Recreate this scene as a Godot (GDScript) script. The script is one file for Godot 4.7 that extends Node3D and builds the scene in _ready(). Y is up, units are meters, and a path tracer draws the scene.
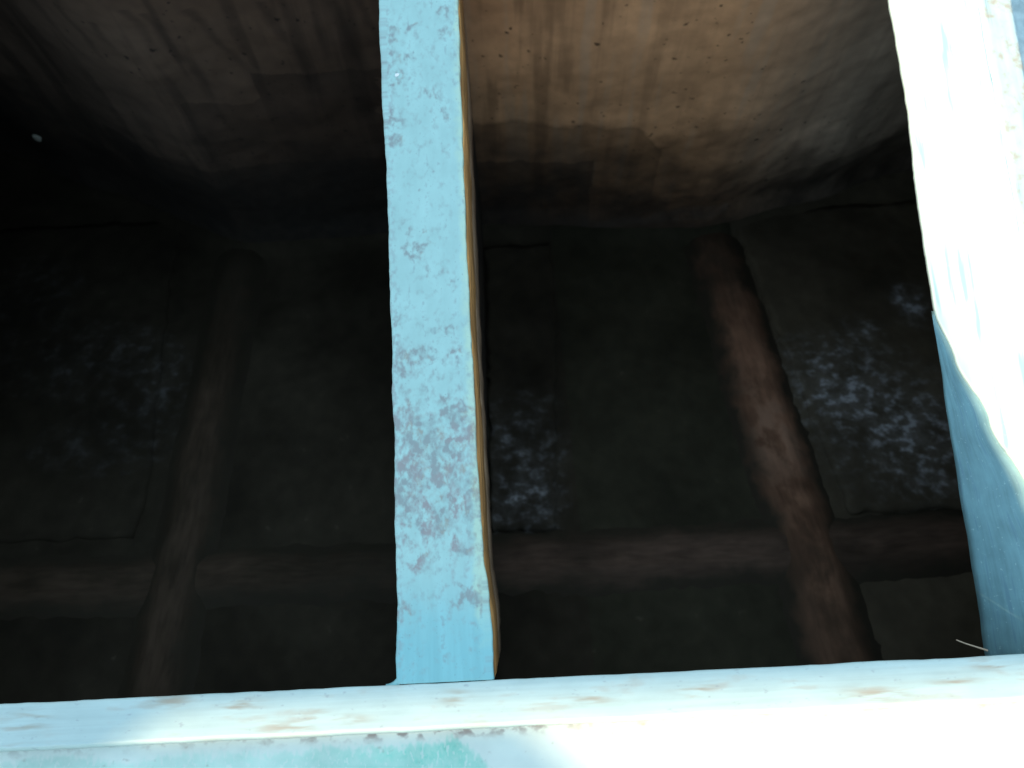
extends Node3D

# World: y up, x along the boat, -z across the boat away from the viewer. Metres.
# y = 0 is the top of the coaming strip nearest the viewer.

const STRIP_Y := -0.028
const RIM_Y := -0.04        # top of the dividing bulkhead and of the side coaming
const SLOPE := 0.51         # fall of the hull bottom per metre across
var lut := PackedByteArray()
var used := {}
var rough_normal: ImageTexture
var brush_normal: ImageTexture
var weave_normal: ImageTexture

func _ready():
	# ---------- camera ----------
	var cam := Camera3D.new()
	cam.name = "camera"
	cam.fov = 48.02
	cam.near = 0.05
	cam.far = 200.0
	var b := Basis(Vector3.RIGHT, deg_to_rad(-77.8)) * Basis(Vector3.BACK, deg_to_rad(-2.8))
	cam.transform = Transform3D(b, Vector3(0, 1.1, 0))
	add_child(cam)
	cam.current = true
	var lens := CameraAttributesPhysical.new()
	lens.frustum_focal_length = 26.94
	lens.frustum_focus_distance = 1.16
	lens.exposure_aperture = 3.2
	lens.frustum_near = 0.05
	lens.frustum_far = 200.0
	cam.attributes = lens
	# ---------- sky, sun, exposure ----------
	var sm := ProceduralSkyMaterial.new()
	sm.sky_top_color = Color(0.62, 0.75, 0.86)
	sm.sky_horizon_color = Color(0.86, 0.89, 0.90)
	sm.sky_curve = 0.16
	sm.ground_bottom_color = Color(0.10, 0.13, 0.14)
	sm.ground_horizon_color = Color(0.60, 0.64, 0.66)
	sm.sun_angle_max = 12.0
	sm.sun_curve = 0.08
	var sky := Sky.new()
	sky.sky_material = sm
	var env := Environment.new()
	env.background_mode = Environment.BG_SKY
	env.sky = sky
	env.background_energy_multiplier = 0.58
	env.tonemap_mode = Environment.TONE_MAPPER_LINEAR
	env.tonemap_exposure = 3.7
	env.sdfgi_enabled = true
	env.ssao_enabled = true
	env.ssil_enabled = true
	var we := WorldEnvironment.new()
	we.name = "world_environment"
	we.environment = env
	add_child(we)
	var sun := DirectionalLight3D.new()
	sun.name = "sun"
	sun.light_energy = 0.95
	sun.light_color = Color(1.0, 0.90, 0.75)
	sun.light_angular_distance = 0.5
	sun.shadow_enabled = true
	add_child(sun)
	sun.look_at_from_position(Vector3(0, 5, 0), Vector3(0, 5, 0) + Vector3(0.80, -0.469, -0.375), Vector3.UP)

	# ---------- shared tables and reliefs ----------
	lut.resize(4096)
	for i in 4096:
		lut[i] = int(round(Color(i / 4095.0, 0, 0).linear_to_srgb().r * 255.0))
	rough_normal = relief(512, 0.02, 5, 3, 1.0, 5.0)
	brush_normal = relief(512, 0.012, 4, 8, 9.0, 4.0)
	weave_normal = relief(512, 0.06, 4, 21, 1.0, 6.0)

	build_hull()
	build_deck()
	build_bulkhead()
	build_coamings()
	build_small_things()
	build_shade_sheets()

# =====================================================================
# helpers
# =====================================================================
func numbered(called: String) -> String:
	if not used.has(called):
		used[called] = 0
		return called
	used[called] += 1
	return "%s_%03d" % [called, used[called]]

func thing(called: String, label: String, category: String, at := Vector3.ZERO, group := "") -> Node3D:
	var o := Node3D.new()
	o.name = numbered(called)
	o.position = at
	o.set_meta("label", label)
	o.set_meta("category", category)
	if group != "":
		o.set_meta("group", group)
	add_child(o)
	return o

func part(called: String, mesh: Mesh, mat: Material, parent: Node, label := "") -> MeshInstance3D:
	var o := MeshInstance3D.new()
	o.name = called
	o.mesh = mesh
	o.material_override = mat
	parent.add_child(o, true)
	if label != "":
		o.set_meta("label", label)
	return o

func struct(called: String, mesh: Mesh, mat: Material) -> MeshInstance3D:
	var o := part(called, mesh, mat, self)
	o.set_meta("kind", "structure")
	return o

func nz(w: int, h: int, freq: float, octaves: int, seed_: int, sx := 1.0, sy := 1.0) -> PackedByteArray:
	# noise as bytes, stretched sx times along x and sy times along y
	var n := FastNoiseLite.new()
	n.seed = seed_
	n.noise_type = FastNoiseLite.TYPE_SIMPLEX_SMOOTH
	n.frequency = freq
	n.fractal_octaves = octaves
	n.fractal_gain = 0.55
	var im := n.get_image(maxi(8, int(w / sx)), maxi(8, int(h / sy)), false, false, true)
	im.convert(Image.FORMAT_L8)
	if im.get_width() != w or im.get_height() != h:
		im.resize(w, h, Image.INTERPOLATE_CUBIC)
	return im.get_data()

func relief(s: int, freq: float, octaves: int, seed_: int, stretch: float, strength: float) -> ImageTexture:
	var n := FastNoiseLite.new()
	n.seed = seed_
	n.frequency = freq
	n.fractal_octaves = octaves
	var im := n.get_seamless_image(s, s)
	if stretch > 1.0:
		im = n.get_seamless_image(s, int(s / stretch))
		im.resize(s, s, Image.INTERPOLATE_CUBIC)
		var t := Image.create_empty(s, s, false, Image.FORMAT_L8)
		im.convert(Image.FORMAT_L8)
		t.blit_rect(im, Rect2i(0, 0, s, s), Vector2i.ZERO)
		im = t
	im.convert(Image.FORMAT_RGBA8)
	im.bump_map_to_normal_map(strength)
	return ImageTexture.create_from_image(im)

func put(data: PackedByteArray, k: int, c: Vector3):
	data[k] = lut[clampi(int(c.x * 4095.0), 0, 4095)]
	data[k + 1] = lut[clampi(int(c.y * 4095.0), 0, 4095)]
	data[k + 2] = lut[clampi(int(c.z * 4095.0), 0, 4095)]
	data[k + 3] = 255

func tex(w: int, h: int, data: PackedByteArray) -> ImageTexture:
	return ImageTexture.create_from_image(Image.create_from_data(w, h, false, Image.FORMAT_RGBA8, data))

func ss(a: float, b: float, x: float) -> float:
	var t := clampf((x - a) / (b - a), 0.0, 1.0)
	return t * t * (3.0 - 2.0 * t)

func mat_tex(t: Texture2D, rough: float, nm: Texture2D = null, nscale := 0.5, tri := 3.0) -> StandardMaterial3D:
	var m := StandardMaterial3D.new()
	m.albedo_texture = t
	m.texture_repeat = false
	m.roughness = rough
	m.metallic_specular = 0.35
	if nm != null:
		m.detail_enabled = false
		m.normal_enabled = true
		m.normal_texture = nm
		m.normal_scale = nscale
	return m

func mat_tri(t: Texture2D, rough: float, nm: Texture2D, nscale: float, scale_: float) -> StandardMaterial3D:
	var m := StandardMaterial3D.new()
	m.albedo_texture = t
	m.roughness = rough
	m.metallic_specular = 0.3
	m.uv1_triplanar = true
	m.uv1_world_triplanar = true
	m.uv1_scale = Vector3.ONE * scale_
	m.normal_enabled = true
	m.normal_texture = nm
	m.normal_scale = nscale
	return m

func plain(c: Color, rough: float) -> StandardMaterial3D:
	var m := StandardMaterial3D.new()
	m.albedo_color = c.linear_to_srgb()
	m.roughness = rough
	m.metallic_specular = 0.3
	return m

# A grid of points as a mesh; pts[j][i]; uvs the same shape.
func grid(pts: Array, uvs: Array, flip := false, st: SurfaceTool = null) -> SurfaceTool:
	var s := st
	if s == null:
		s = SurfaceTool.new()
		s.begin(Mesh.PRIMITIVE_TRIANGLES)
		s.set_smooth_group(0)
	for j in pts.size() - 1:
		var r0: PackedVector3Array = pts[j]
		var r1: PackedVector3Array = pts[j + 1]
		var u0: PackedVector2Array = uvs[j]
		var u1: PackedVector2Array = uvs[j + 1]
		for i in r0.size() - 1:
			var q := [[r0[i], u0[i]], [r0[i + 1], u0[i + 1]], [r1[i + 1], u1[i + 1]], [r1[i], u1[i]]]
			for k in ([0, 2, 1, 0, 3, 2] if flip else [0, 1, 2, 0, 2, 3]):
				s.set_uv(q[k][1])
				s.add_vertex(q[k][0])
	return s

func finish(s: SurfaceTool, tangents := false) -> ArrayMesh:
	s.generate_normals()
	s.index()
	if tangents:
		s.generate_tangents()
	return s.commit()

# A long board with rounded upper arrises and slightly wandering edges.
# p0 -> p1 is the middle of its top face, side the direction across it.
func board(p0: Vector3, p1: Vector3, side: Vector3, hw: float, thick: float, r: float, segs: int, wob: float, seed_: int, uv_of: Callable, curve := [], up := Vector3.UP) -> ArrayMesh:
	var n := FastNoiseLite.new()
	n.seed = seed_
	n.frequency = 1.0
	n.fractal_octaves = 4
	var pts := []
	var uvs := []
	var prof := PackedVector2Array()
	prof.append(Vector2(-1, -thick))
	prof.append(Vector2(-1, -thick * 0.5))
	for k in 5:
		var a := PI - k * PI / 8.0
		prof.append(Vector2(-10.0 - (1.0 + cos(a)), 1.0 - sin(a)))   # marks: left arc
	for k in 7:
		prof.append(Vector2(20.0 + (k + 1) / 8.0, 0))
	for k in 5:
		var a := PI / 2 - k * PI / 8.0
		prof.append(Vector2(30.0 + (1.0 - cos(a)), 1.0 - sin(a)))
	prof.append(Vector2(1, -thick * 0.5))
	prof.append(Vector2(1, -thick))
	var dirv := (p1 - p0)
	var length := dirv.length()
	for j in segs + 1:
		var t := float(j) / segs
		var c := p0 + dirv * t
		var d := t * length
		var el := wob * (n.get_noise_2d(d * 6.0, 3.0) + 0.5 * n.get_noise_2d(d * 30.0, 9.0))
		var er := wob * (n.get_noise_2d(d * 6.0, 53.0) + 0.5 * n.get_noise_2d(d * 30.0, 79.0))
		for k in curve.size() - 1:
			# edge offsets measured along the board: distance, left, right
			if d >= curve[k].x and d < curve[k + 1].x:
				var w := ss(curve[k].x, curve[k + 1].x, d)
				el += lerpf(curve[k].y, curve[k + 1].y, w)
				er += lerpf(curve[k].z, curve[k + 1].z, w)
		var row := PackedVector3Array()
		var ur := PackedVector2Array()
		for q in prof:
			var x := 0.0
			var y := q.y
			var rr := r * (1.0 + 0.35 * n.get_noise_2d(d * 20.0, 140.0))
			if q.x < -5.0:
				x = -hw + el + rr * (-10.0 - q.x)
				y = -rr * q.y
			elif q.x >= 30.0:
				x = hw + er - rr * (q.x - 30.0)
				y = -rr * q.y
			elif q.x >= 20.0:
				x = lerpf(-hw + el + rr, hw + er - rr, q.x - 20.0)
				y = wob * 0.35 * n.get_noise_2d(d * 12.0, 300.0 + 9.0 * (q.x - 20.0))
			elif q.x < 0:
				x = -hw + el
			else:
				x = hw + er
			var p := c + side * x + up * y
			row.append(p)
			ur.append(uv_of.call(p))
		row.append(row[0])
		ur.append(ur[0])
		pts.append(row)
		uvs.append(ur)
	var s := grid(pts, uvs, side.cross(up).dot(dirv) > 0)
	# end caps
	s.set_smooth_group(1)
	for e in [0, segs]:
		var row: PackedVector3Array = pts[e]
		var mid := Vector3.ZERO
		for i in row.size() - 1:
			mid += row[i]
		mid /= row.size() - 1
		for i in row.size() - 1:
			for p in [mid, row[i], row[i + 1]]:
				s.set_uv(uv_of.call(p))
				s.add_vertex(p)
	return finish(s, true)

func box_mesh(lo: Vector3, hi: Vector3, bevel := 0.0) -> ArrayMesh:
	var s := SurfaceTool.new()
	s.begin(Mesh.PRIMITIVE_TRIANGLES)
	add_box(s, lo, hi)
	s.generate_normals()
	return s.commit()

func add_box(s: SurfaceTool, lo: Vector3, hi: Vector3):
	s.set_smooth_group(-1)
	var v := []
	for k in 8:
		v.append(Vector3(hi.x if k & 1 else lo.x, hi.y if k & 2 else lo.y, hi.z if k & 4 else lo.z))
	for f in [[0, 2, 3, 1], [4, 5, 7, 6], [0, 4, 6, 2], [1, 3, 7, 5], [0, 1, 5, 4], [2, 6, 7, 3]]:
		for k in [0, 2, 1, 0, 3, 2]:
			var p: Vector3 = v[f[k]]
			s.set_uv(Vector2(p.x, p.z))
			s.add_vertex(p)

func tube(path: PackedVector3Array, radii: PackedFloat32Array, sides := 8) -> ArrayMesh:
	var pts := []
	var uvs := []
	for j in path.size():
		var t := (path[mini(j + 1, path.size() - 1)] - path[maxi(j - 1, 0)]).normalized()
		var a := t.cross(Vector3(0.31, 0.9, 0.17)).normalized()
		var bb := t.cross(a)
		var row := PackedVector3Array()
		var ur := PackedVector2Array()
		for i in sides + 1:
			var an := TAU * (i % sides) / sides
			row.append(path[j] + (a * cos(an) + bb * sin(an)) * radii[j])
			ur.append(Vector2(float(i) / sides, float(j) / path.size()))
		pts.append(row)
		uvs.append(ur)
	return finish(grid(pts, uvs, true))

# =====================================================================
# hull
# =====================================================================
func slope_y(z: float) -> float:
	return -1.0 + SLOPE * (0.863 + z)

const X0 := -1.75
const X1 := 1.55
const KEEL_X: Array[float] = [-1.75, -1.466, -1.088, -0.66, -0.063, 0.501, 0.724, 1.107, 1.55]
const KEEL_Z: Array[float] = [-1.40, -1.276, -1.084, -0.861, -0.885, -0.84, -0.897, -1.01, -1.12]

func keel_z(x: float) -> float:
	for k in KEEL_X.size() - 1:
		if x <= KEEL_X[k + 1]:
			var t := (x - KEEL_X[k]) / (KEEL_X[k + 1] - KEEL_X[k])
			return lerpf(KEEL_Z[k], KEEL_Z[k + 1], ss(0, 1, t) * 0.5 + t * 0.5)
	return KEEL_Z[-1]

func slope_uv(p: Vector3) -> Vector2:
	return Vector2((p.x - X0) / (X1 - X0), (p.z + 1.4) / 2.3)

func wall_uv(p: Vector3) -> Vector2:
	return Vector2((p.x - X0) / (X1 - X0), (-p.y) / 1.25)

func blob(x: float, y: float, cx: float, cy: float, rx: float, ry: float) -> float:
	var d := Vector2((x - cx) / rx, (y - cy) / ry).length_squared()
	return exp(-d * 1.2)

func slope_texture() -> ImageTexture:
	var w := 1280
	var h := 896
	var a := nz(w, h, 0.006, 6, 11)
	var f := nz(w, h, 0.05, 4, 12)
	var st := nz(w, h, 0.085, 6, 13, 1.35, 1.0)
	var dust := nz(w, h, 0.25, 3, 14)
	var d := PackedByteArray()
	d.resize(w * h * 4)
	for j in h:
		var z := -1.4 + 2.3 * (j + 0.5) / h
		for i in w:
			var x := X0 + (X1 - X0) * (i + 0.5) / w
			var k := j * w + i
			var n := a[k] / 255.0
			var m := f[k] / 255.0
			var s := st[k] / 255.0
			var c := Vector3(0.026, 0.0195, 0.0120) * (0.55 + 0.9 * n) * (0.8 + 0.4 * m)
			var salt := 0.0
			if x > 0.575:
				c *= 2.1 + 0.7 * ss(0.75, 1.1, x)  # lightened further at far right to offset shade under the deck
				salt = 1.5 * blob(x, z, 0.935, -0.57, 0.035, 0.045) + 0.4 * blob(x, z, 0.80, -0.50, 0.035, 0.03)
				salt += 0.75 * blob(x, z, 0.80, -0.25, 0.16, 0.09) + 0.5 * blob(x, z, 0.70, -0.34, 0.06, 0.04) + 0.4 * blob(x, z, 0.82, -0.13, 0.14, 0.05) + 0.35 * blob(x, z, 0.72, -0.40, 0.12, 0.08)
			elif x > -0.05 and x < 0.12:
				salt = 0.5 * blob(x, z, 0.01, -0.13, 0.06, 0.06) + 0.30 * blob(x, z, 0.02, -0.27, 0.07, 0.10)
			elif x < -0.66:
				c *= 0.9
				salt = 0.22 * (0.40 * blob(x, z, -0.98, -0.52, 0.20, 0.10) + 0.45 * blob(x, z, -0.80, -0.40, 0.07, 0.09) + 0.40 * blob(x, z, -1.20, -0.72, 0.14, 0.12) + 0.35 * blob(x, z, -0.88, -0.30, 0.15, 0.07))
			elif x > 0.12:
				c = Vector3(0.026, 0.0215, 0.0125) * (0.6 + 0.8 * n) * (0.8 + 0.4 * m)
			if salt > 0.02:
				var dd := dust[k] / 255.0
				var patchy := ss(0.30, 0.75, 0.55 * m + 0.45 * n)
				var g := salt * (0.10 + 0.9 * patchy) * (0.25 + 1.1 * ss(0.38, 0.80, s)) * (0.45 + 1.1 * dd)
				c = c.lerp(Vector3(0.31, 0.29, 0.28), clampf(g * 1.05 + 1.1 * salt * ss(0.58, 0.72, s) * ss(0.40, 0.62, n) * dd, 0, 0.95))
			if m > 0.80 and n > 0.5:
				c = c.lerp(Vector3(0.10, 0.075, 0.05), (m - 0.80) * 2.5)
			put(d, k * 4, c)
	return tex(w, h, d)

func wall_texture() -> ImageTexture:
	var w := 1280
	var h := 512
	var a := nz(w, h, 0.007, 6, 31)
	var f := nz(w, h, 0.06, 4, 32)
	var st := nz(w, h, 0.035, 5, 33, 1.0, 14.0)
	var sp := nz(w, h, 0.11, 2, 34)
	var e := nz(w, h, 0.02, 5, 35)
	var d := PackedByteArray()
	d.resize(w * h * 4)
	# thin dark runs on the wall left of the divider: x at the top, y of top, length, width, slant
	var runs := [[-0.83, -0.20, 0.16, 0.010, 0.25], [-0.76, -0.22, 0.12, 0.009, 0.25], [-0.70, -0.23, 0.05, 0.011, 0.2], [-0.60, -0.20, 0.20, 0.012, 0.22], [-0.63, -0.19, 0.10, 0.010, 0.22], [-0.52, -0.20, 0.26, 0.011, 0.25], [-0.30, -0.15, 0.34, 0.014, 0.22], [-0.25, -0.16, 0.20, 0.010, 0.2], [-0.40, -0.2, 0.25, 0.012, 0.22]]
	for j in h:
		var y := -1.25 * (j + 0.5) / h
		for i in w:
			var x := X0 + (X1 - X0) * (i + 0.5) / w
			var k := j * w + i
			var n := a[k] / 255.0
			var m := f[k] / 255.0
			var s := st[k] / 255.0
			var q := sp[k] / 255.0
			var ed := (e[k] / 255.0 - 0.5)
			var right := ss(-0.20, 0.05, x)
			# old ochre-brown resin on the right, darker brown on the left; both far ends lightened to offset shade
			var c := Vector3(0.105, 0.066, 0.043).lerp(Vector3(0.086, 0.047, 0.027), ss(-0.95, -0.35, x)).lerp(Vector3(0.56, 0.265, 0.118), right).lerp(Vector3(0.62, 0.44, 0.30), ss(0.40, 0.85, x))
			c *= 0.72 + 0.5 * n
			c *= 0.86 + 0.28 * m
			c *= 1.0 - (0.34 - 0.20 * ss(0.1, 0.4, x)) * ss(0.50, 0.78, s)
			c = c.lerp(Vector3(0.42, 0.30, 0.20), 0.25 * right * ss(0.62, 0.8, 1.0 - s))
			# specks
			if q > 0.80 and n > 0.45:
				c *= 1.0 - 0.75 * ss(0.80, 0.90, q)
			# runs
			for r in runs:
				var t: float = (r[1] - y) / r[2]
				if t > 0.0 and t < 1.0:
					var dx: float = absf(x - (r[0] + (r[1] - y) * r[4]) + ed * 0.02)
					if dx < r[3] * 1.5:
						c *= 1.0 - 0.34 * (1.0 - ss(r[3] * 0.1, r[3] * 1.5, dx)) * (1.0 - 0.5 * t)
			# bilge tide marks with stepped tops
			var yy := y + ed * 0.03
			if x > -0.06:
				var top := -0.585
				if x > 0.30:
					top -= 0.10 * ss(0.30, 0.37, x)
				if x > 0.36:
					top = -0.84
				c *= 1.0 - 0.34 * ss(0.004, -0.006, yy - top)
				if x < 0.36:
					c *= 1.0 - 0.24 * ss(0.011, 0.002, absf(yy - top)) * ss(0.2, 0.6, m)
				if x < 0.212 + ed * 0.02 and yy < -0.715:
					c *= 0.5
				if absf(yy + 0.94 + 0.03 * sin(x * 9.0)) < 0.03 * n and x > 0.2 and x < 0.56:
					c = c.lerp(Vector3(0.40, 0.38, 0.36), 0.30 * m)
			elif x < -0.16:
				if x > -0.47 and yy < -0.385 and x < -0.24 + ed * 0.1:
					c *= 0.60
				if x > -0.63 and x <= -0.47 and yy < -0.45:
					c *= 0.70
				if x > -0.90 and yy < -0.672:
					c *= 0.6
			# shade deepening down the wall, painted in with a ragged top
			var low_shade := ss(-0.42, -0.98, y + 0.22 * ed + 0.10 * (n - 0.5) + 0.17 * ss(0.40, 0.85, x))
			c = c.lerp(Vector3(0.022, 0.016, 0.011) * (0.6 + 0.8 * m), 0.93 * low_shade)
			put(d, k * 4, c)
	return tex(w, h, d)

func resin_texture(c0: Vector3, c1: Vector3, seed_: int) -> ImageTexture:
	var w := 512
	var n1 := FastNoiseLite.new()
	n1.seed = seed_
	n1.frequency = 0.012
	n1.fractal_octaves = 6
	var im := n1.get_seamless_image(w, w)
	im.convert(Image.FORMAT_L8)
	var a := im.get_data()
	n1.frequency = 0.08
	n1.seed = seed_ + 1
	im = n1.get_seamless_image(w, w)
	im.convert(Image.FORMAT_L8)
	var f := im.get_data()
	var d := PackedByteArray()
	d.resize(w * w * 4)
	for k in w * w:
		var c := c0.lerp(c1, ss(0.25, 0.75, a[k] / 255.0)) * (0.75 + 0.5 * f[k] / 255.0)
		put(d, k * 4, c)
	return tex(w, w, d)

# timber under old resin: browner in the middle, fading to the floor colour along both joints; u across, v along
func frame_texture(c0: Vector3, c1: Vector3, edge: Vector3, seed_: int, worn := false) -> ImageTexture:
	var w := 128
	var h := 1024
	var a := nz(w, h, 0.02, 5, seed_)
	var f := nz(w, h, 0.10, 4, seed_ + 1, 1.0, 4.0)
	var g := nz(w, h, 0.006, 4, seed_ + 2)
	var d := PackedByteArray()
	d.resize(w * h * 4)
	for j in h:
		for i in w:
			var k := j * w + i
			var u := absf((i + 0.5) / w * 2.0 - 1.0)
			var n := a[k] / 255.0
			var c := c0.lerp(c1, ss(0.2, 0.8, 0.6 * g[k] / 255.0 + 0.4 * n)) * (0.75 + 0.5 * f[k] / 255.0)
			# browner and more worn in the middle of its run, closer to the floor colour towards both ends
			var v := float(j) / h
			if worn:
				c = c.lerp(edge, 0.50 * ss(0.52, 0.40, v + 0.10 * (n - 0.5)))
				c = c.lerp(Vector3(0.27, 0.15, 0.095), 0.55 * blob(0.0, v, 0.0, 0.62, 1.0, 0.07) * ss(0.35, 0.7, n))
			c = c.lerp(edge, 0.85 * ss(0.72, 0.93, float(j) / h + 0.15 * (n - 0.5)))
			c = c.lerp(edge, ss(0.22, 0.74, u + 0.40 * (n - 0.5)))
			put(d, k * 4, c)
	return tex(w, h, d)

# a raised sheet lying on the hull bottom, with frayed edges that run down to it
func panel(edge_l: Callable, edge_r: Callable, z0: float, z1: float, lift: float, nx: int, nzs: int, seed_: int) -> ArrayMesh:
	var n := FastNoiseLite.new()
	n.seed = seed_
	n.frequency = 1.0
	n.fractal_octaves = 4
	var pts := []
	var uvs := []
	var nrm := Vector3(0, 0.891, -0.454)
	for j in nzs + 1:
		var row := PackedVector3Array()
		var ur := PackedVector2Array()
		for i in nx + 1:
			var u := clampf((i - 1.0) / (nx - 2.0), 0, 1)
			var v := clampf((j - 1.0) / (nzs - 2.0), 0, 1)
			var z := lerpf(z0, z1, v)
			var xl: float = edge_l.call(z)
			var xr: float = edge_r.call(z)
			xl += 0.012 * n.get_noise_2d(z * 22.0, 4.0)
			xr += 0.012 * n.get_noise_2d(z * 22.0, 44.0)
			var x := lerpf(xl, xr, u)
			z += 0.010 * n.get_noise_2d(x * 20.0, 80.0 + 40.0 * v)
			var border := i == 0 or j == 0 or i == nx or j == nzs
			var lf := -0.006 if border else lift + floor_bump(x, z) + 0.002 * n.get_noise_2d(x * 18.0, z * 18.0)
			var p := Vector3(x, slope_y(z), z) + nrm * lf
			row.append(p)
			ur.append(slope_uv(p))
		pts.append(row)
		uvs.append(ur)
	return finish(grid(pts, uvs, z1 > z0), true)

# a laminated-over timber that lies on the hull bottom: path in (x, z)
func hat(path: PackedVector2Array, hw: float, ht: float, seed_: int) -> ArrayMesh:
	var n := FastNoiseLite.new()
	n.seed = seed_
	n.frequency = 1.0
	n.fractal_octaves = 4
	var nrm := Vector3(0, 0.891, -0.454)
	var pts := []
	var uvs := []
	var d := 0.0
	for j in path.size():
		var t := (path[mini(j + 1, path.size() - 1)] - path[maxi(j - 1, 0)]).normalized()
		var sd := Vector2(-t.y, t.x)
		if j > 0:
			d += path[j].distance_to(path[j - 1])
		var row := PackedVector3Array()
		var ur := PackedVector2Array()
		for i in 25:
			var u := -1.0 + i / 12.0
			var taper := ss(0.0, 6.0, minf(j, path.size() - 1 - j))
			var lift := ht * taper * pow(1.0 - ss(0.22, 1.0, absf(u)), 1.25) - 0.0022
			var wig := 1.0 + 0.10 * n.get_noise_2d(d * 2.0, 10.0 * signf(u))
			var q := path[j] + sd * u * hw * wig
			var p := Vector3(q.x, slope_y(q.y), q.y) + nrm * (lift + floor_bump(q.x, q.y) + 0.002 * (1.0 - absf(u)) * n.get_noise_2d(d * 4.0, 90.0))
			row.append(p)
			ur.append(Vector2(u * 0.5 + 0.5, float(j) / (path.size() - 1)))
		pts.append(row)
		uvs.append(ur)
	return finish(grid(pts, uvs, true), true)

var bump := FastNoiseLite.new()
func floor_bump(x: float, z: float) -> float:
	return 0.007 * bump.get_noise_2d(x * 5.0, z * 5.0) + 0.002 * bump.get_noise_2d(x * 30.0, z * 30.0)

func build_hull():
	var n := FastNoiseLite.new()
	n.seed = 71
	n.frequency = 1.0
	n.fractal_octaves = 5
	bump.seed = 71
	bump.frequency = 1.0
	bump.fractal_octaves = 4
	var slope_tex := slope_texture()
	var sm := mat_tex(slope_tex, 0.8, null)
	sm.metallic_specular = 0.15
	# ---- hull bottom on the viewer's side, falling away to the keel
	var pts := []
	var uvs := []
	for j in 111:
		var v := j / 110.0
		var row := PackedVector3Array()
		var ur := PackedVector2Array()
		for i in 161:
			var x := lerpf(X0, X1, i / 160.0)
			var z := lerpf(0.9, keel_z(x), v)
			var p := Vector3(x, slope_y(z), z)
			p += Vector3(0, 0.891, -0.454) * floor_bump(x, z)
			# hollow fillet into the far side
			var toe := ss(0.10, 0.0, z - keel_z(x))
			p.y += 0.025 * toe * toe
			row.append(p)
			ur.append(slope_uv(p))
		pts.append(row)
		uvs.append(ur)
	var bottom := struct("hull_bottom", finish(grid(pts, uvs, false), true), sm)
	# ---- far side of the hull, rising nearly upright
	pts = []
	uvs = []
	for j in 71:
		var v := j / 70.0
		var row := PackedVector3Array()
		var ur := PackedVector2Array()
		for i in 161:
			var x := lerpf(X0, X1, i / 160.0)
			var kz := keel_z(x)
			var y0 := slope_y(kz) - 0.02
			var y := lerpf(y0, -0.072, v)
			var z := kz - 0.12 * (y - y0) * (1.0 + 0.15 * n.get_noise_2d(x * 2.0, 60.0))
			z += 0.012 * n.get_noise_2d(x * 3.0, y * 3.0 + 20.0) + 0.003 * n.get_noise_2d(x * 24.0, y * 24.0)
			z += 0.03 * ss(0.12, 0.0, y - y0)
			var p := Vector3(x, y, z)
			row.append(p)
			ur.append(wall_uv(p))
		pts.append(row)
		uvs.append(ur)
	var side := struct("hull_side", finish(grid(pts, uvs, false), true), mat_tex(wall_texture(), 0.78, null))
	# ---- ends of the hold
	var dark := mat_tri(resin_texture(Vector3(0.020, 0.018, 0.014), Vector3(0.05, 0.042, 0.032), 61), 0.75, rough_normal, 0.4, 1.2)
	for x in [X0, X1]:
		var s := SurfaceTool.new()
		s.begin(Mesh.PRIMITIVE_TRIANGLES)
		var xo: float = x + (-0.03 if x < 0 else 0.03)
		add_box(s, Vector3(minf(x, xo), -1.45, -1.55), Vector3(maxf(x, xo), -0.074, 0.92))
		s.generate_normals()
		struct("hold_end_wall" if x < 0 else "hold_end_wall_001", s.commit(), dark)
	# ---- laminated frames and stringer
	var floor_c := Vector3(0.026, 0.020, 0.0125)
	var brown := mat_tex(frame_texture(Vector3(0.085, 0.042, 0.024), Vector3(0.215, 0.104, 0.060), floor_c, 41, true), 0.7)
	var oily := mat_tex(frame_texture(Vector3(0.038, 0.024, 0.0155), Vector3(0.074, 0.044, 0.029), floor_c, 48), 0.7)
	var brown_shaded := mat_tex(frame_texture(Vector3(0.030, 0.020, 0.012), Vector3(0.054, 0.034, 0.021), floor_c, 45), 0.7)  # darker copy of the frame brown, left compartment's shade put into the colour
	for fm in [brown, oily, brown_shaded]:
		fm.metallic_specular = 0.15
	var pr := PackedVector2Array()
	var pl := PackedVector2Array()
	for k in 61:
		var t := k / 60.0
		pr.append(Vector2(lerpf(0.566, 0.520, t) + 0.006 * n.get_noise_1d(t * 6.0), lerpf(0.80, -0.90, t)))
		pl.append(Vector2(lerpf(-0.630, -0.672, t) + 0.006 * n.get_noise_1d(t * 6.0 + 40.0), lerpf(0.80, -0.92, t)))
	part("hull_frame", hat(pr, 0.092, 0.022, 5), brown, bottom, "reddish brown laminated frame running down the hull in the right compartment")
	part("hull_frame", hat(pl, 0.080, 0.026, 6), brown_shaded, bottom, "laminated frame with shade put into its colour, running down the hull in the left compartment")
	var sr := PackedVector2Array()
	var sl := PackedVector2Array()
	for k in 41:
		var t := k / 40.0
		sr.append(Vector2(lerpf(-0.22, 1.58, t), -0.012 + 0.008 * n.get_noise_1d(t * 8.0 + 9.0)))
		sl.append(Vector2(lerpf(-1.78, 0.0, t), -0.014 + 0.010 * n.get_noise_1d(t * 8.0 + 70.0)))
	part("stringer", hat(sr, 0.076, 0.016, 8), oily, bottom)
	part("stringer", hat(sl, 0.072, 0.016, 9), brown_shaded, bottom)
	# ---- raised laminate sheets with salt scuffs
	part("laminate_panel", panel(func(z): return lerpf(0.642, 0.592, clampf((-0.08 - z) / 0.74, 0, 1)), func(_z): return 1.5, -0.075, -0.88, 0.011, 60, 50, 15), sm, bottom, "dark laminate sheet with pale salt scuffs")
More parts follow.
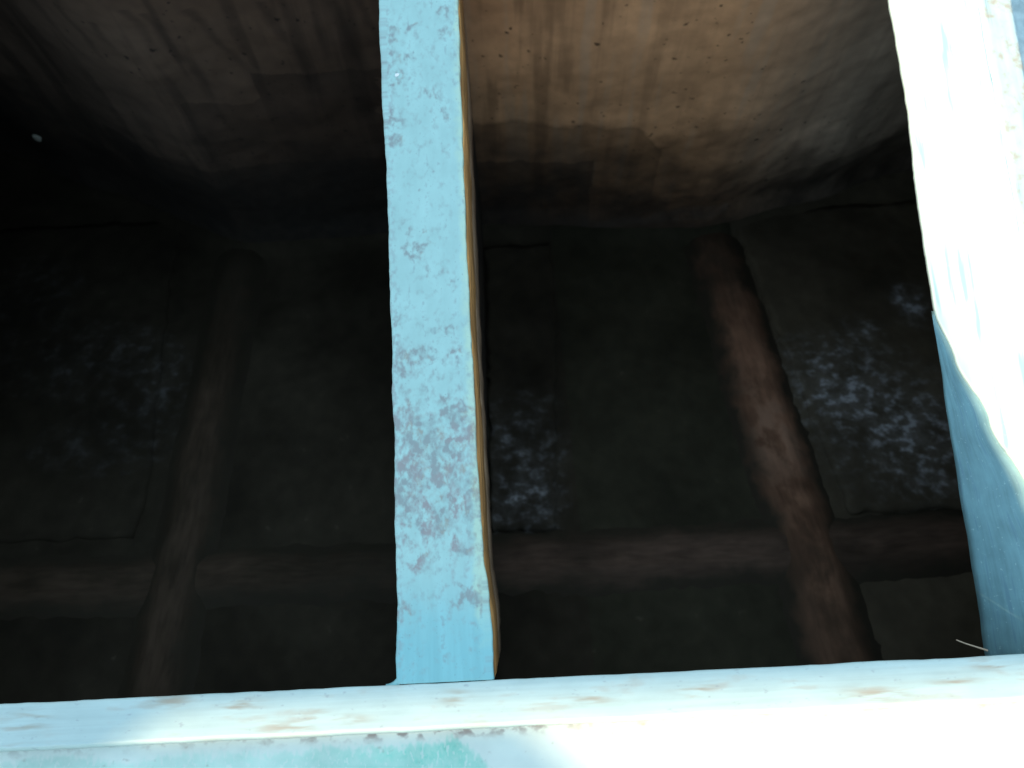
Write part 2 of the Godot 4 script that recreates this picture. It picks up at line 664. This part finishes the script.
	part("laminate_panel", panel(func(_z): return -1.70, func(z): return lerpf(-0.755, -0.845, clampf((-0.2 - z) / 0.6, 0, 1)), -0.10, -0.95, 0.005, 60, 50, 16), sm, bottom)
	part("laminate_panel", panel(func(_z): return -0.052, func(z): return lerpf(0.070, 0.113, clampf((-0.07 - z) / 0.56, 0, 1)), -0.075, -0.80, 0.012, 18, 50, 17), sm, bottom, "narrow laminate strip with pale worn spots beside the divider")

# =====================================================================
# deck
# =====================================================================
func deck_texture() -> ImageTexture:
	var w := 1536
	var h := 256
	var a := nz(w, h, 0.010, 5, 51)
	var f := nz(w, h, 0.05, 4, 52)
	var br := nz(w, h, 0.16, 3, 53, 1.0, 2.5)
	var d := PackedByteArray()
	d.resize(w * h * 4)
	for j in h:
		var z := 0.17 + 0.26 * (j + 0.5) / h
		for i in w:
			var x := -1.0 + 2.0 * (i + 0.5) / w
			var k := j * w + i
			var n := a[k] / 255.0
			var m := f[k] / 255.0
			var s := br[k] / 255.0
			var white := Vector3(0.64, 0.68, 0.59) * (0.9 + 0.2 * n)
			var mint := white.lerp(Vector3(0.22, 0.58, 0.44), 0.45 + 0.5 * blob(x, 0, -0.12, 0, 0.14, 1)) * (0.88 + 0.24 * n)
			# mint deck paint under a brushed, ragged edge of the pale coaming paint
			var edge := 0.206 + 0.007 * (s - 0.5) * 2.0 + 0.016 * (n - 0.5)
			edge += 0.10 * ss(-0.10, 0.02, x)  # mint stops short here; white stands in for the sun-washed deck
			var t := ss(edge - 0.005, edge + 0.007, z) * (0.55 + 0.9 * m * s)
			t = clampf(t, 0, 1)
			var c := white.lerp(mint, t)
			c = c.lerp(white, 0.75 * t * ss(0.62, 0.75, s))
			# rubbed dirt along the joint
			var dirt := ss(0.45, 0.75, m) * ss(0.206, 0.188, z) * (0.3 + 0.7 * blob(x, 0, -0.12, 0, 0.16, 1))
			c = c.lerp(Vector3(0.25, 0.20, 0.18), 0.85 * clampf(dirt * 1.5, 0, 1))
			if m > 0.80:
				c = c.lerp(Vector3(0.30, 0.22, 0.15), (m - 0.80) * 3.0)
			put(d, k * 4, c)
	return tex(w, h, d)

func build_deck():
	# four slabs round the open hatch, joined as one sheet of deck
	var m := mat_tex(deck_texture(), 0.55, null)
	var n := FastNoiseLite.new()
	n.seed = 5
	n.fractal_octaves = 4
	var s: SurfaceTool
	var uv := func(p: Vector3) -> Vector2: return Vector2((p.x + 1.0) / 2.0, (p.z - 0.17) / 0.26)
	var pale := mat_tri(resin_texture(Vector3(0.42, 0.50, 0.48), Vector3(0.60, 0.66, 0.62), 57), 0.55, rough_normal, 0.3, 1.1)
	var k := 0
	for r in [[-7.5, 4.0, 0.170, 3.5, -0.046], [-7.5, -0.95, -3.5, 0.13, -0.055], [0.76, 4.0, -3.5, 0.13, -0.060], [-0.95, 0.76, -3.5, -0.915, -0.055]]:
		s = SurfaceTool.new()
		s.begin(Mesh.PRIMITIVE_TRIANGLES)
		s.set_smooth_group(0)
		var pts := []
		var uvs := []
		for j in 25:
			var row := PackedVector3Array()
			var ur := PackedVector2Array()
			for i in 81:
				var x := lerpf(r[0], r[1], i / 80.0)
				var z := lerpf(r[2], r[3], pow(j / 24.0, 2.0) if r[2] > 0 else j / 24.0)
				var p := Vector3(x, r[4] + 0.0012 * n.get_noise_2d(x * 2000.0, z * 2000.0), z)
				row.append(p)
				ur.append(uv.call(p))
			pts.append(row)
			uvs.append(ur)
		grid(pts, uvs, false, s)
		add_box(s, Vector3(r[0], -0.085 if r[2] < 0 else -0.075, r[2]), Vector3(r[1], r[4] - 0.006, r[3]))
		struct("deck" if k == 0 else "deck_%03d" % k, finish(s), m if k == 0 else pale)
		k += 1

# =====================================================================
# dividing bulkhead
# =====================================================================
const BX0 := -0.162
const BX1 := -0.050

func beam_texture() -> ImageTexture:
	var w := 192
	var h := 1536
	var z0 := -1.05
	var z1 := 0.15
	var a := nz(w, h, 0.012, 5, 81)
	var f := nz(w, h, 0.055, 5, 82)
	var g := nz(w, h, 0.028, 5, 83)
	var br := nz(w, h, 0.03, 4, 84, 1.0, 9.0)
	var q_ := nz(w, h, 0.13, 4, 85)
	# rubbed spots: x, z, radius
	var spots := [Vector3(-.147, -.715, .011), Vector3(-.094, -.688, .008), Vector3(-.147, -.646, .011), Vector3(-.150, -.618, .008), Vector3(-.154, -.79, .009), Vector3(-.153, -.752, .008), Vector3(-.081, -.651, .006), Vector3(-.071, -.82, .008), Vector3(-.075, -.789, .007), Vector3(-.130, -.751, .007), Vector3(-.123, -.80, .006)]
	spots.append_array([Vector3(-.137, -.476, .007), Vector3(-.116, -.474, .006), Vector3(-.127, -.442, .012), Vector3(-.113, -.453, .009), Vector3(-.143, -.449, .006), Vector3(-.093, -.418, .009), Vector3(-.099, -.565, .003), Vector3(-.119, -.538, .0025), Vector3(-.076, -.398, .006), Vector3(-.084, -.331, .006), Vector3(-.154, -.344, .007)])
	spots.append_array([Vector3(-.150, -.288, .017), Vector3(-.123, -.293, .010), Vector3(-.075, -.298, .007), Vector3(-.150, -.198, .022), Vector3(-.120, -.176, .019), Vector3(-.078, -.215, .015), Vector3(-.070, -.173, .017), Vector3(-.101, -.135, .022), Vector3(-.141, -.137, .019), Vector3(-.148, -.097, .017), Vector3(-.076, -.094, .019)])
	spots.append_array([Vector3(-.116, -.07, .019), Vector3(-.075, -.036, .012), Vector3(-.130, -.019, .010), Vector3(-.155, .043, .011), Vector3(-.064, .022, .012), Vector3(-.057, .035, .010), Vector3(-.086, .04, .007)])
	var rub := PackedFloat32Array()
	rub.resize(w * h)
	for s in spots:
		var v: Vector3 = s
		var ci := (v.x - BX0) / (BX1 - BX0) * w
		var cj := (v.y - z0) / (z1 - z0) * h
		var ri := v.z / (BX1 - BX0) * w
		var rj := v.z / (z1 - z0) * h
		for j in range(maxi(0, int(cj - 3 * rj)), mini(h, int(cj + 3 * rj) + 1)):
			for i in range(maxi(0, int(ci - 3 * ri)), mini(w, int(ci + 3 * ri) + 1)):
				var q := Vector2((i - ci) / ri + (g[j * w + i] - 128) / 70.0, (j - cj) / rj + (g[((j + 700) % h) * w + i] - 128) / 70.0).length_squared()
				rub[j * w + i] = maxf(rub[j * w + i], exp(-q * 0.9))
	var d := PackedByteArray()
	d.resize(w * h * 4)
	for j in h:
		var z := lerpf(z0, z1, (j + 0.5) / h)
		for i in w:
			var x := lerpf(BX0, BX1, (i + 0.5) / w)
			var k := j * w + i
			var n := a[k] / 255.0
			var m := f[k] / 255.0
			var p := g[k] / 255.0
			var s := br[k] / 255.0
			var c := Vector3(0.385, 0.56, 0.50) * (0.93 + 0.14 * n) * (0.97 + 0.06 * s)
			# darker teal at the near end, corner shade painted into the colour
			c = c.lerp(Vector3(0.25, 0.50, 0.49) * (0.92 + 0.16 * s), ss(-0.03, 0.10, z + 0.03 * (n - 0.5)))
			# greenish cream undercoat showing along the right arris
			var er := ss(0.016, 0.002, (BX1 - x) + 0.012 * (p - 0.5))
			c = c.lerp(Vector3(0.52, 0.64, 0.44), 0.65 * er * ss(0.10, 0.0, z + 0.06 * (p - 0.5)))
			# rubbed patches
			var wide := 0.20 * blob(0, z, 0, -0.15, 1, 0.22) + 0.10 * blob(0, z, 0, -0.72, 1, 0.2)
			var fine := q_[k] / 255.0
			# smudges: worn thin in drifts, with tan, grey and mauve tones, never fully through
			var amount := rub[k] * 0.50 + wide * 1.1 + (m - 0.5) * 0.50 + (p - 0.5) * 0.55 + 0.06
			var t := ss(0.10, 0.80, amount)
			var under := Vector3(0.27, 0.285, 0.265).lerp(Vector3(0.31, 0.25, 0.235), ss(-0.36, -0.10, z) * ss(0.30, 0.65, n))
			under = under.lerp(Vector3(0.36, 0.29, 0.21), 0.6 * ss(0.55, 0.8, 1.0 - p))
			c = c.lerp(under, 0.88 * t)
			# fine scrapes across the grain and small dark nicks
			if s > 0.70 and m > 0.5:
				c = c.lerp(Vector3(0.24, 0.27, 0.27), 0.35 * ss(0.70, 0.85, s) * ss(0.5, 0.7, m))
			if fine > 0.80 and n > 0.45:
				c = c.lerp(Vector3(0.16, 0.18, 0.18), 0.55 * ss(0.80, 0.92, fine))
			# thin dirty line along the left arris
			c = c.lerp(Vector3(0.30, 0.31, 0.30), 0.35 * ss(0.008, 0.001, absf(x - BX0 - 0.004)) * ss(0.4, 0.7, m))
			put(d, k * 4, c)
	return tex(w, h, d)

func wood_texture(c0: Vector3, c1: Vector3, seed_: int) -> ImageTexture:
	# grain runs along u
	var w := 1024
	var h := 192
	var a := nz(w, h, 0.05, 4, seed_, 22.0, 1.0)
	var f := nz(w, h, 0.22, 3, seed_ + 1, 40.0, 1.0)
	var g := nz(w, h, 0.01, 4, seed_ + 2)
	var d := PackedByteArray()
	d.resize(w * h * 4)
	for k in w * h:
		var t := 0.5 + 0.5 * sin((a[k] / 255.0) * 22.0)
		var c := c0.lerp(c1, 0.65 * t + 0.35 * f[k] / 255.0) * (0.7 + 0.6 * g[k] / 255.0)
		put(d, k * 4, c)
	return tex(w, h, d)

# upright plank face strip between two depths, on the side of the bulkhead
func plank(x: float, thick: float, y0: float, y1: float, z0: float, z1: float, seed_: int, wob: float) -> ArrayMesh:
	var n := FastNoiseLite.new()
	n.seed = seed_
	n.frequency = 1.0
	n.fractal_octaves = 3
	var pts := []
	var uvs := []
	for j in 91:
		var z := lerpf(z0, z1, j / 90.0)
		var row := PackedVector3Array()
		var ur := PackedVector2Array()
		var o := wob * n.get_noise_2d(z * 9.0, 0.0) + wob * 0.4 * n.get_noise_2d(z * 40.0, 5.0)
		var yt := y0 + wob * 0.7 * n.get_noise_2d(z * 8.0, 30.0)
		var yb := y1 + wob * 0.7 * n.get_noise_2d(z * 8.0, 60.0)
		for q in [Vector2(-thick, yt), Vector2(-0.004, yt), Vector2(0, yt - 0.004), Vector2(0.0008, lerpf(yt, yb, 0.3)), Vector2(0, lerpf(yt, yb, 0.6)), Vector2(0, yb + 0.004), Vector2(-0.004, yb), Vector2(-thick, yb)]:
			row.append(Vector3(x + q.x + (o + beam_right(z) if q.x > -thick else 0.0), q.y, z))
			ur.append(Vector2((z + 1.1) / 1.3, (q.y - y1) / (y0 - y1)))
		row.append(row[0])
		ur.append(ur[0])
		pts.append(row)
		uvs.append(ur)
	return finish(grid(pts, uvs, z1 < z0), true)

func beam_right(z: float) -> float:
	# how far the right edge of the cap wanders from its straight line
	return lerpf(lerpf(0.009, 0.0, ss(0.08, -0.04, z)), -0.004, ss(-0.05, -0.45, z))

func build_bulkhead():
	var t := thing("dividing_bulkhead", "pale blue painted divider between the two dark compartments, with bare wood side", "bulkhead", Vector3.ZERO)
	var cap_uv := func(p: Vector3) -> Vector2: return Vector2((p.x - BX0) / (BX1 - BX0), (p.z + 1.05) / 1.2)
	var cm := mat_tex(beam_texture(), 0.5, null)
	var cap := board(Vector3((BX0 + BX1) / 2, RIM_Y, 0.133), Vector3((BX0 + BX1) / 2, RIM_Y, -1.02), Vector3.RIGHT, (BX1 - BX0) / 2, 0.020, 0.0035, 260, 0.0022, 3, cap_uv, [Vector3(-0.01, -0.001, 0.009), Vector3(0.05, -0.001, 0.009), Vector3(0.10, 0.0, 0.007), Vector3(0.16, 0.0, 0.001), Vector3(0.36, 0.0, -0.002), Vector3(0.61, -0.001, -0.005), Vector3(0.95, -0.010, -0.003), Vector3(1.3, -0.016, -0.003)])
	part("painted_cap", cap, cm, t)
	# rounded paint fillet where the cap meets the strip, on the left
	var pts := []
	var uvs := []
	for j in 9:
		var v := j / 8.0
		var row := PackedVector3Array()
		var ur := PackedVector2Array()
		for i in 9:
			var an := i / 8.0 * PI / 2
			var c := Vector2(-0.162 - 0.018, 0.134 - 0.018)
			var arc := c + Vector2(cos(an), sin(an)) * 0.018
			var corner := Vector2(-0.160, 0.136)
			var q := corner.lerp(arc, v)
			var p := Vector3(q.x, RIM_Y - 0.0012 - 0.016 * (1.0 if j == 8 else 0.0), q.y)
			row.append(p)
			ur.append(Vector2(0.05, (p.z + 1.05) / 1.2))
		pts.append(row)
		uvs.append(ur)
	part("paint_fillet", finish(grid(pts, uvs, false)), cm, t)
	var orange := mat_tex(wood_texture(Vector3(0.11, 0.045, 0.018), Vector3(0.74, 0.37, 0.12), 91), 0.5)
	var grey := mat_tex(wood_texture(Vector3(0.12, 0.068, 0.036), Vector3(0.46, 0.28, 0.16), 95), 0.7)
	var black := mat_tri(resin_texture(Vector3(0.020, 0.013, 0.008), Vector3(0.040, 0.027, 0.017), 97), 0.75, rough_normal, 0.4, 1.5)
	part("wood_plank", plank(BX1 + 0.0008, 0.03, RIM_Y - 0.0205, -0.27, 0.133, -1.0, 5, 0.0022), orange, t, "orange brown bare wood plank under the painted cap")
	part("wood_plank", plank(BX1 + 0.0004, 0.03, -0.273, -0.46, 0.133, -1.0, 7, 0.0025), grey, t, "weathered grey brown wood plank")
	part("lower_panel", box_mesh(Vector3(BX0 + 0.006, -1.16, -1.06), Vector3(BX1 - 0.036, RIM_Y - 0.022, 0.60)), black, t)
	part("lower_panel", box_mesh(Vector3(BX1 - 0.034, -1.16, -1.06), Vector3(BX1 - 0.006, -0.462, 0.60)), black, t)

# =====================================================================
# coamings
# =====================================================================
func strip_texture() -> ImageTexture:
	var w := 1536
	var h := 96
	var a := nz(w, h, 0.012, 5, 101)
	var f := nz(w, h, 0.06, 5, 102)
	var br := nz(w, h, 0.08, 3, 103, 24.0, 1.0)
	var sme := nz(w, h, 0.05, 5, 104, 3.5, 1.0)
	var stains := [[0.43, 0.166, 0.05, 0.010], [0.53, 0.157, 0.03, 0.008], [0.587, 0.140, 0.03, 0.006], [-0.36, 0.143, 0.03, 0.009], [-0.263, 0.160, 0.02, 0.007], [-0.225, 0.166, 0.03, 0.006], [-0.29, 0.170, 0.04, 0.006], [-0.62, 0.150, 0.025, 0.012], [-0.446, 0.135, 0.03, 0.010], [-0.09, 0.147, 0.018, 0.009], [0.076, 0.157, 0.03, 0.006], [0.21, 0.150, 0.03, 0.006]]
	var d := PackedByteArray()
	d.resize(w * h * 4)
	for j in h:
		var z := 0.125 + 0.057 * (j + 0.5) / h   # before the ledge is set 4 mm back
		for i in w:
			var x := -1.0 + 2.0 * (i + 0.5) / w
			var k := j * w + i
			var n := a[k] / 255.0
			var m := f[k] / 255.0
			var s := br[k] / 255.0
			var c := Vector3(0.475, 0.575, 0.525) * (0.92 + 0.16 * n) * (0.94 + 0.12 * s)
			c = c.lerp(Vector3(0.30, 0.56, 0.47), 0.7 * ss(0.1305, 0.127, z))
			var stn := 0.0
			for q in stains:
				stn = maxf(stn, blob(x, z, q[0], q[1], q[2], q[3]))
			c = c.lerp(Vector3(0.34, 0.25, 0.16), 0.75 * stn * ss(0.30, 0.80, sme[k] / 255.0))
			c = c.lerp(Vector3(0.40, 0.33, 0.25), 0.38 * ss(0.45, 0.8, n) * ss(0.35, 0.75, sme[k] / 255.0))
			c = c.lerp(Vector3(0.25, 0.24, 0.27), 0.40 * ss(0.78, 0.95, m))
			put(d, k * 4, c)
	return tex(w, h, d)

func rail_texture() -> ImageTexture:
	var w := 192
	var h := 1024
	var a := nz(w, h, 0.012, 5, 111)
	var f := nz(w, h, 0.05, 5, 112)
	var br := nz(w, h, 0.05, 4, 113, 1.0, 14.0)
	var d := PackedByteArray()
	d.resize(w * h * 4)
	for j in h:
		var z := -1.0 + 1.14 * (j + 0.5) / h
		for i in w:
			var x := 0.575 + 0.20 * (i + 0.5) / w
			var k := j * w + i
			var n := a[k] / 255.0
			var m := f[k] / 255.0
			var s := br[k] / 255.0
			var c := Vector3(0.42, 0.55, 0.54) * (0.85 + 0.22 * s) * (0.92 + 0.16 * n)
			if s < 0.25:
				c = c.lerp(Vector3(0.14, 0.27, 0.33), 0.5 * ss(0.25, 0.12, s))
			# tan weeping stains on the outer batten
			var st := ss(0.702, 0.712, x) * ss(0.40, 0.85, 0.6 * m + 0.4 * n)
			c = c.lerp(Vector3(0.30, 0.25, 0.18), 0.8 * st)
			if m > 0.78 and x < 0.70:
				c = c.lerp(Vector3(0.52, 0.66, 0.66), (m - 0.78) * 4.0)
			put(d, k * 4, c)
	return tex(w, h, d)

func build_coamings():
	# strip along the edge nearest the viewer
	var t := thing("hatch_coaming", "pale blue painted ledge crossing the bottom, at the near end of the divider", "coaming", Vector3.ZERO, "painted edges of the hatch")
	var suv := func(p: Vector3) -> Vector2: return Vector2((p.x + 1.0) / 2.0, (p.z - 0.129) / 0.057)
	part("ledge_board", board(Vector3(-3.0, STRIP_Y, 0.1575), Vector3(3.0, STRIP_Y, 0.1575), Vector3(0, -0.375, -0.927), 0.0268, 0.020, 0.003, 420, 0.0014, 13, suv, [], Vector3(0, 0.927, -0.375)), mat_tex(strip_texture(), 0.45), t)
	# side coaming on the right
	var r := thing("hatch_coaming", "wide white sunlit side edge right of the compartments, teal in its shaded near corner", "coaming", Vector3.ZERO, "painted edges of the hatch")
	var ruv := func(p: Vector3) -> Vector2: return Vector2((p.x - 0.575) / 0.20, (p.z + 1.0) / 1.14)
	var rm := mat_tex(rail_texture(), 0.5)
	part("inner_board", board(Vector3(0.6435, RIM_Y + 0.0125, 0.134), Vector3(0.6435, RIM_Y + 0.0125, -1.2), Vector3(0.98, 0.199, 0), 0.0625, 0.010, 0.003, 220, 0.0018, 17, ruv, [Vector3(-0.01, 0.112, 0), Vector3(0.10, 0.102, 0), Vector3(0.20, 0.081, 0), Vector3(0.30, 0.047, 0), Vector3(0.385, 0.018, 0), Vector3(0.455, 0.002, 0), Vector3(0.60, 0.003, 0), Vector3(0.75, 0.008, 0.0), Vector3(1.5, 0.006, 0.0)], Vector3(-0.199, 0.98, 0)), rm, r)
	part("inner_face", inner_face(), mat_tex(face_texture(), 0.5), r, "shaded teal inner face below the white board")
	part("outer_batten", board(Vector3(0.728, RIM_Y + 0.027, 0.134), Vector3(0.728, RIM_Y + 0.027, -1.2), Vector3.RIGHT, 0.0250, 0.03, 0.006, 200, 0.0015, 19, ruv), rm, r)

# the slanting inner face that opens below the side board towards the near corner
func inner_face() -> ArrayMesh:
	var n := FastNoiseLite.new()
	n.seed = 29
	n.frequency = 1.0
	n.fractal_octaves = 4
	var ds := [0.0, 0.10, 0.20, 0.30, 0.385, 0.455, 0.50]
	var ls := [0.112, 0.102, 0.081, 0.047, 0.018, 0.002, 0.0]
	var pts := []
	var uvs := []
	for j in 61:
		var v := j / 60.0
		var d := v * 0.515 - 0.06
		var off := 0.112 if d <= 0.0 else 0.0
		for k in ds.size() - 1:
			if d >= ds[k] and d <= ds[k + 1]:
				off = lerpf(ls[k], ls[k + 1], ss(ds[k], ds[k + 1], d))
		var z := 0.134 - d
		var down := 0.118 * (1.0 - v)
		var top := Vector3(0.5835 + off, RIM_Y + 0.199 * off - 0.006, z)
		var yl := RIM_Y - 0.004 - down
		var low := Vector3(0.508 * (1.1 - yl) + 0.002 * n.get_noise_2d(z * 9.0, 2.0), yl, z)
		var row := PackedVector3Array()
		var ur := PackedVector2Array()
		for i in 13:
			var u := i / 12.0
			var p := top.lerp(low, u) + Vector3(-0.5, 0.5, 0) * (0.006 * sin(u * PI) * (1.0 - v) + 0.0012 * n.get_noise_2d(z * 20.0, u * 6.0 + 40.0))
			row.append(p)
			ur.append(Vector2(u, v))
		# back of the board
		for q in [low + Vector3(0.012, 0.0, 0), top + Vector3(0.012, -0.004, 0), top]:
			row.append(q)
			ur.append(Vector2(1, v))
		pts.append(row)
		uvs.append(ur)
	return finish(grid(pts, uvs, true), true)

func face_texture() -> ImageTexture:
	var w := 192
	var h := 768
	var a := nz(w, h, 0.012, 5, 121)
	var f := nz(w, h, 0.08, 4, 122)
	var br := nz(w, h, 0.06, 4, 123, 1.0, 14.0)
	var d := PackedByteArray()
	d.resize(w * h * 4)
	for k in w * h:
		var n := a[k] / 255.0
		var m := f[k] / 255.0
		var s := br[k] / 255.0
		var c := Vector3(0.17, 0.32, 0.34) * (0.80 + 0.30 * s) * (0.85 + 0.30 * n)  # deeper than the board paint; shade of the face is put into the colour
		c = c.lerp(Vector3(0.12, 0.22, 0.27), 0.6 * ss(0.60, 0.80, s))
		c = c.lerp(Vector3(0.34, 0.50, 0.50), 0.8 * ss(0.80, 0.90, m))
		put(d, k * 4, c)
	return tex(w, h, d)

# =====================================================================
# small things
# =====================================================================
func flake(size: float, seed_: int, ax := 1.3, az := 0.8) -> ArrayMesh:
	var rng := RandomNumberGenerator.new()
	rng.seed = seed_
	var top := PackedVector3Array()
	var low := PackedVector3Array()
	for i in 9:
		var an := TAU * i / 9.0
		var r := size * rng.randf_range(0.65, 1.1)
		var q := Vector3(cos(an) * r * ax, 0, sin(an) * r * az)
		top.append(q + Vector3(0, size * rng.randf_range(0.18, 0.4), 0))
		low.append(q)
	var s := SurfaceTool.new()
	s.begin(Mesh.PRIMITIVE_TRIANGLES)
	s.set_smooth_group(-1)
	for i in 9:
		var k := (i + 1) % 9
		for p in [Vector3(0, size * 0.4, 0), top[i], top[k], top[i], low[i], low[k], top[i], low[k], top[k], Vector3.ZERO, low[k], low[i]]:
			s.add_vertex(p)
	s.generate_normals()
	return s.commit()

func lone(called: String, label: String, category: String, mesh: Mesh, mat: Material, at: Vector3, turn := Vector3.ZERO) -> MeshInstance3D:
	var o := part(numbered(called), mesh, mat, self, label)
	o.set_meta("category", category)
	o.position = at
	o.rotation = turn
	return o

func build_small_things():
	lone("paint_flake", "tiny white flake lying on the pale blue divider near its far end", "flake", flake(0.0032, 3), plain(Color(0.80, 0.78, 0.74), 0.6), Vector3(-0.1465, RIM_Y, -0.7187), Vector3(0, 0.4, 0))
	lone("pale_scrap", "small pale scrap stuck to the dark far wall of the left compartment", "scrap", flake(0.0125, 8, 0.8, 1.3), plain(Color(0.45, 0.42, 0.33), 0.7), Vector3(-1.181, -0.909, -1.140), Vector3(PI / 2, 0, 0))
	var path := PackedVector3Array()
	var rad := PackedFloat32Array()
	for k in 9:
		var t := k / 8.0
		path.append(Vector3(lerpf(0.556, 0.594, t), -0.062 - 0.001 * sin(t * 3.0), lerpf(0.1145, 0.130, t) + 0.0004 * sin(t * 5.0)))
		rad.append(lerpf(0.0007, 0.0014, t))
	lone("straw", "thin dry straw poking out of the corner below the right coaming", "straw", tube(path, rad, 7), plain(Color(0.42, 0.30, 0.20), 0.7), Vector3.ZERO)

# =====================================================================
# added sheets, outlined for the shade they cast on the hatch (beside and behind the viewer, out of the picture)
# =====================================================================
func cloth(poly: PackedVector2Array, y: float) -> ArrayMesh:
	var s := SurfaceTool.new()
	s.begin(Mesh.PRIMITIVE_TRIANGLES)
	s.set_smooth_group(-1)
	var idx := Geometry2D.triangulate_polygon(poly)
	for side in [0.0, -0.006]:
		for i in idx:
			s.add_vertex(Vector3(poly[i].x, y + side, poly[i].y))
	for i in poly.size():
		var a := poly[i]
		var c := poly[(i + 1) % poly.size()]
		for p in [Vector3(a.x, y, a.y), Vector3(c.x, y, c.y), Vector3(c.x, y - 0.006, c.y), Vector3(a.x, y, a.y), Vector3(c.x, y - 0.006, c.y), Vector3(a.x, y - 0.006, a.y)]:
			s.add_vertex(p)
	s.generate_normals()
	return s.commit()

func build_shade_sheets():
	var canvas := plain(Color(0.16, 0.20, 0.22), 0.85)
	var steel := plain(Color(0.35, 0.36, 0.37), 0.5)
	# offset towards the sun for a sheet h metres above the deck
	var hs := [1.30, 2.60]
	var shade := [
		PackedVector2Array([Vector2(-2.2, -1.5), Vector2(0.576, -1.5), Vector2(0.580, -0.6), Vector2(0.582, -0.335), Vector2(0.630, -0.175), Vector2(0.668, -0.065), Vector2(0.74, 0.139), Vector2(-2.2, 0.139)]),
		PackedVector2Array([Vector2(-2.2, 0.05), Vector2(-0.50, 0.05), Vector2(-0.45, 0.143), Vector2(-0.55, 0.208), Vector2(-0.07, 0.212), Vector2(-0.03, 0.25), Vector2(0.03, 0.31), Vector2(0.03, 0.70), Vector2(-2.2, 0.70)])]
	var labels := ["added grey cloth sheet left of the hatch, shaped to shade it", "added smaller cloth sheet behind the larger one, shaped for its shadow"]
	for k in 2:
		var t := thing("added_shade_sheet", labels[k], "shade_sheet", Vector3.ZERO, "added sheets shading the hatch")
		var poly := PackedVector2Array()
		var o: float = (hs[k] + (0.04 if k == 0 else 0.0))
		for q in shade[k]:
			poly.append(q + Vector2(-1.706 * o, 0.80 * o))
		part("cloth", cloth(poly, hs[k]), canvas, t)
		var y0: float = poly[0].y
		var y1: float = poly[poly.size() - 1].y
		for c in [Vector2(poly[0].x + 0.1, lerpf(y0, y1, 0.06)), Vector2(poly[0].x + 1.2, lerpf(y0, y1, 0.06)), Vector2(poly[0].x + 0.1, lerpf(y0, y1, 0.94)), Vector2(poly[0].x + 1.2, lerpf(y0, y1, 0.94))]:
			var g := -0.055 if c.y < 0.13 else -0.046
			part("pole", tube(PackedVector3Array([Vector3(c.x, g, c.y), Vector3(c.x, hs[k] - 0.006, c.y)]), PackedFloat32Array([0.02, 0.02])), steel, t)
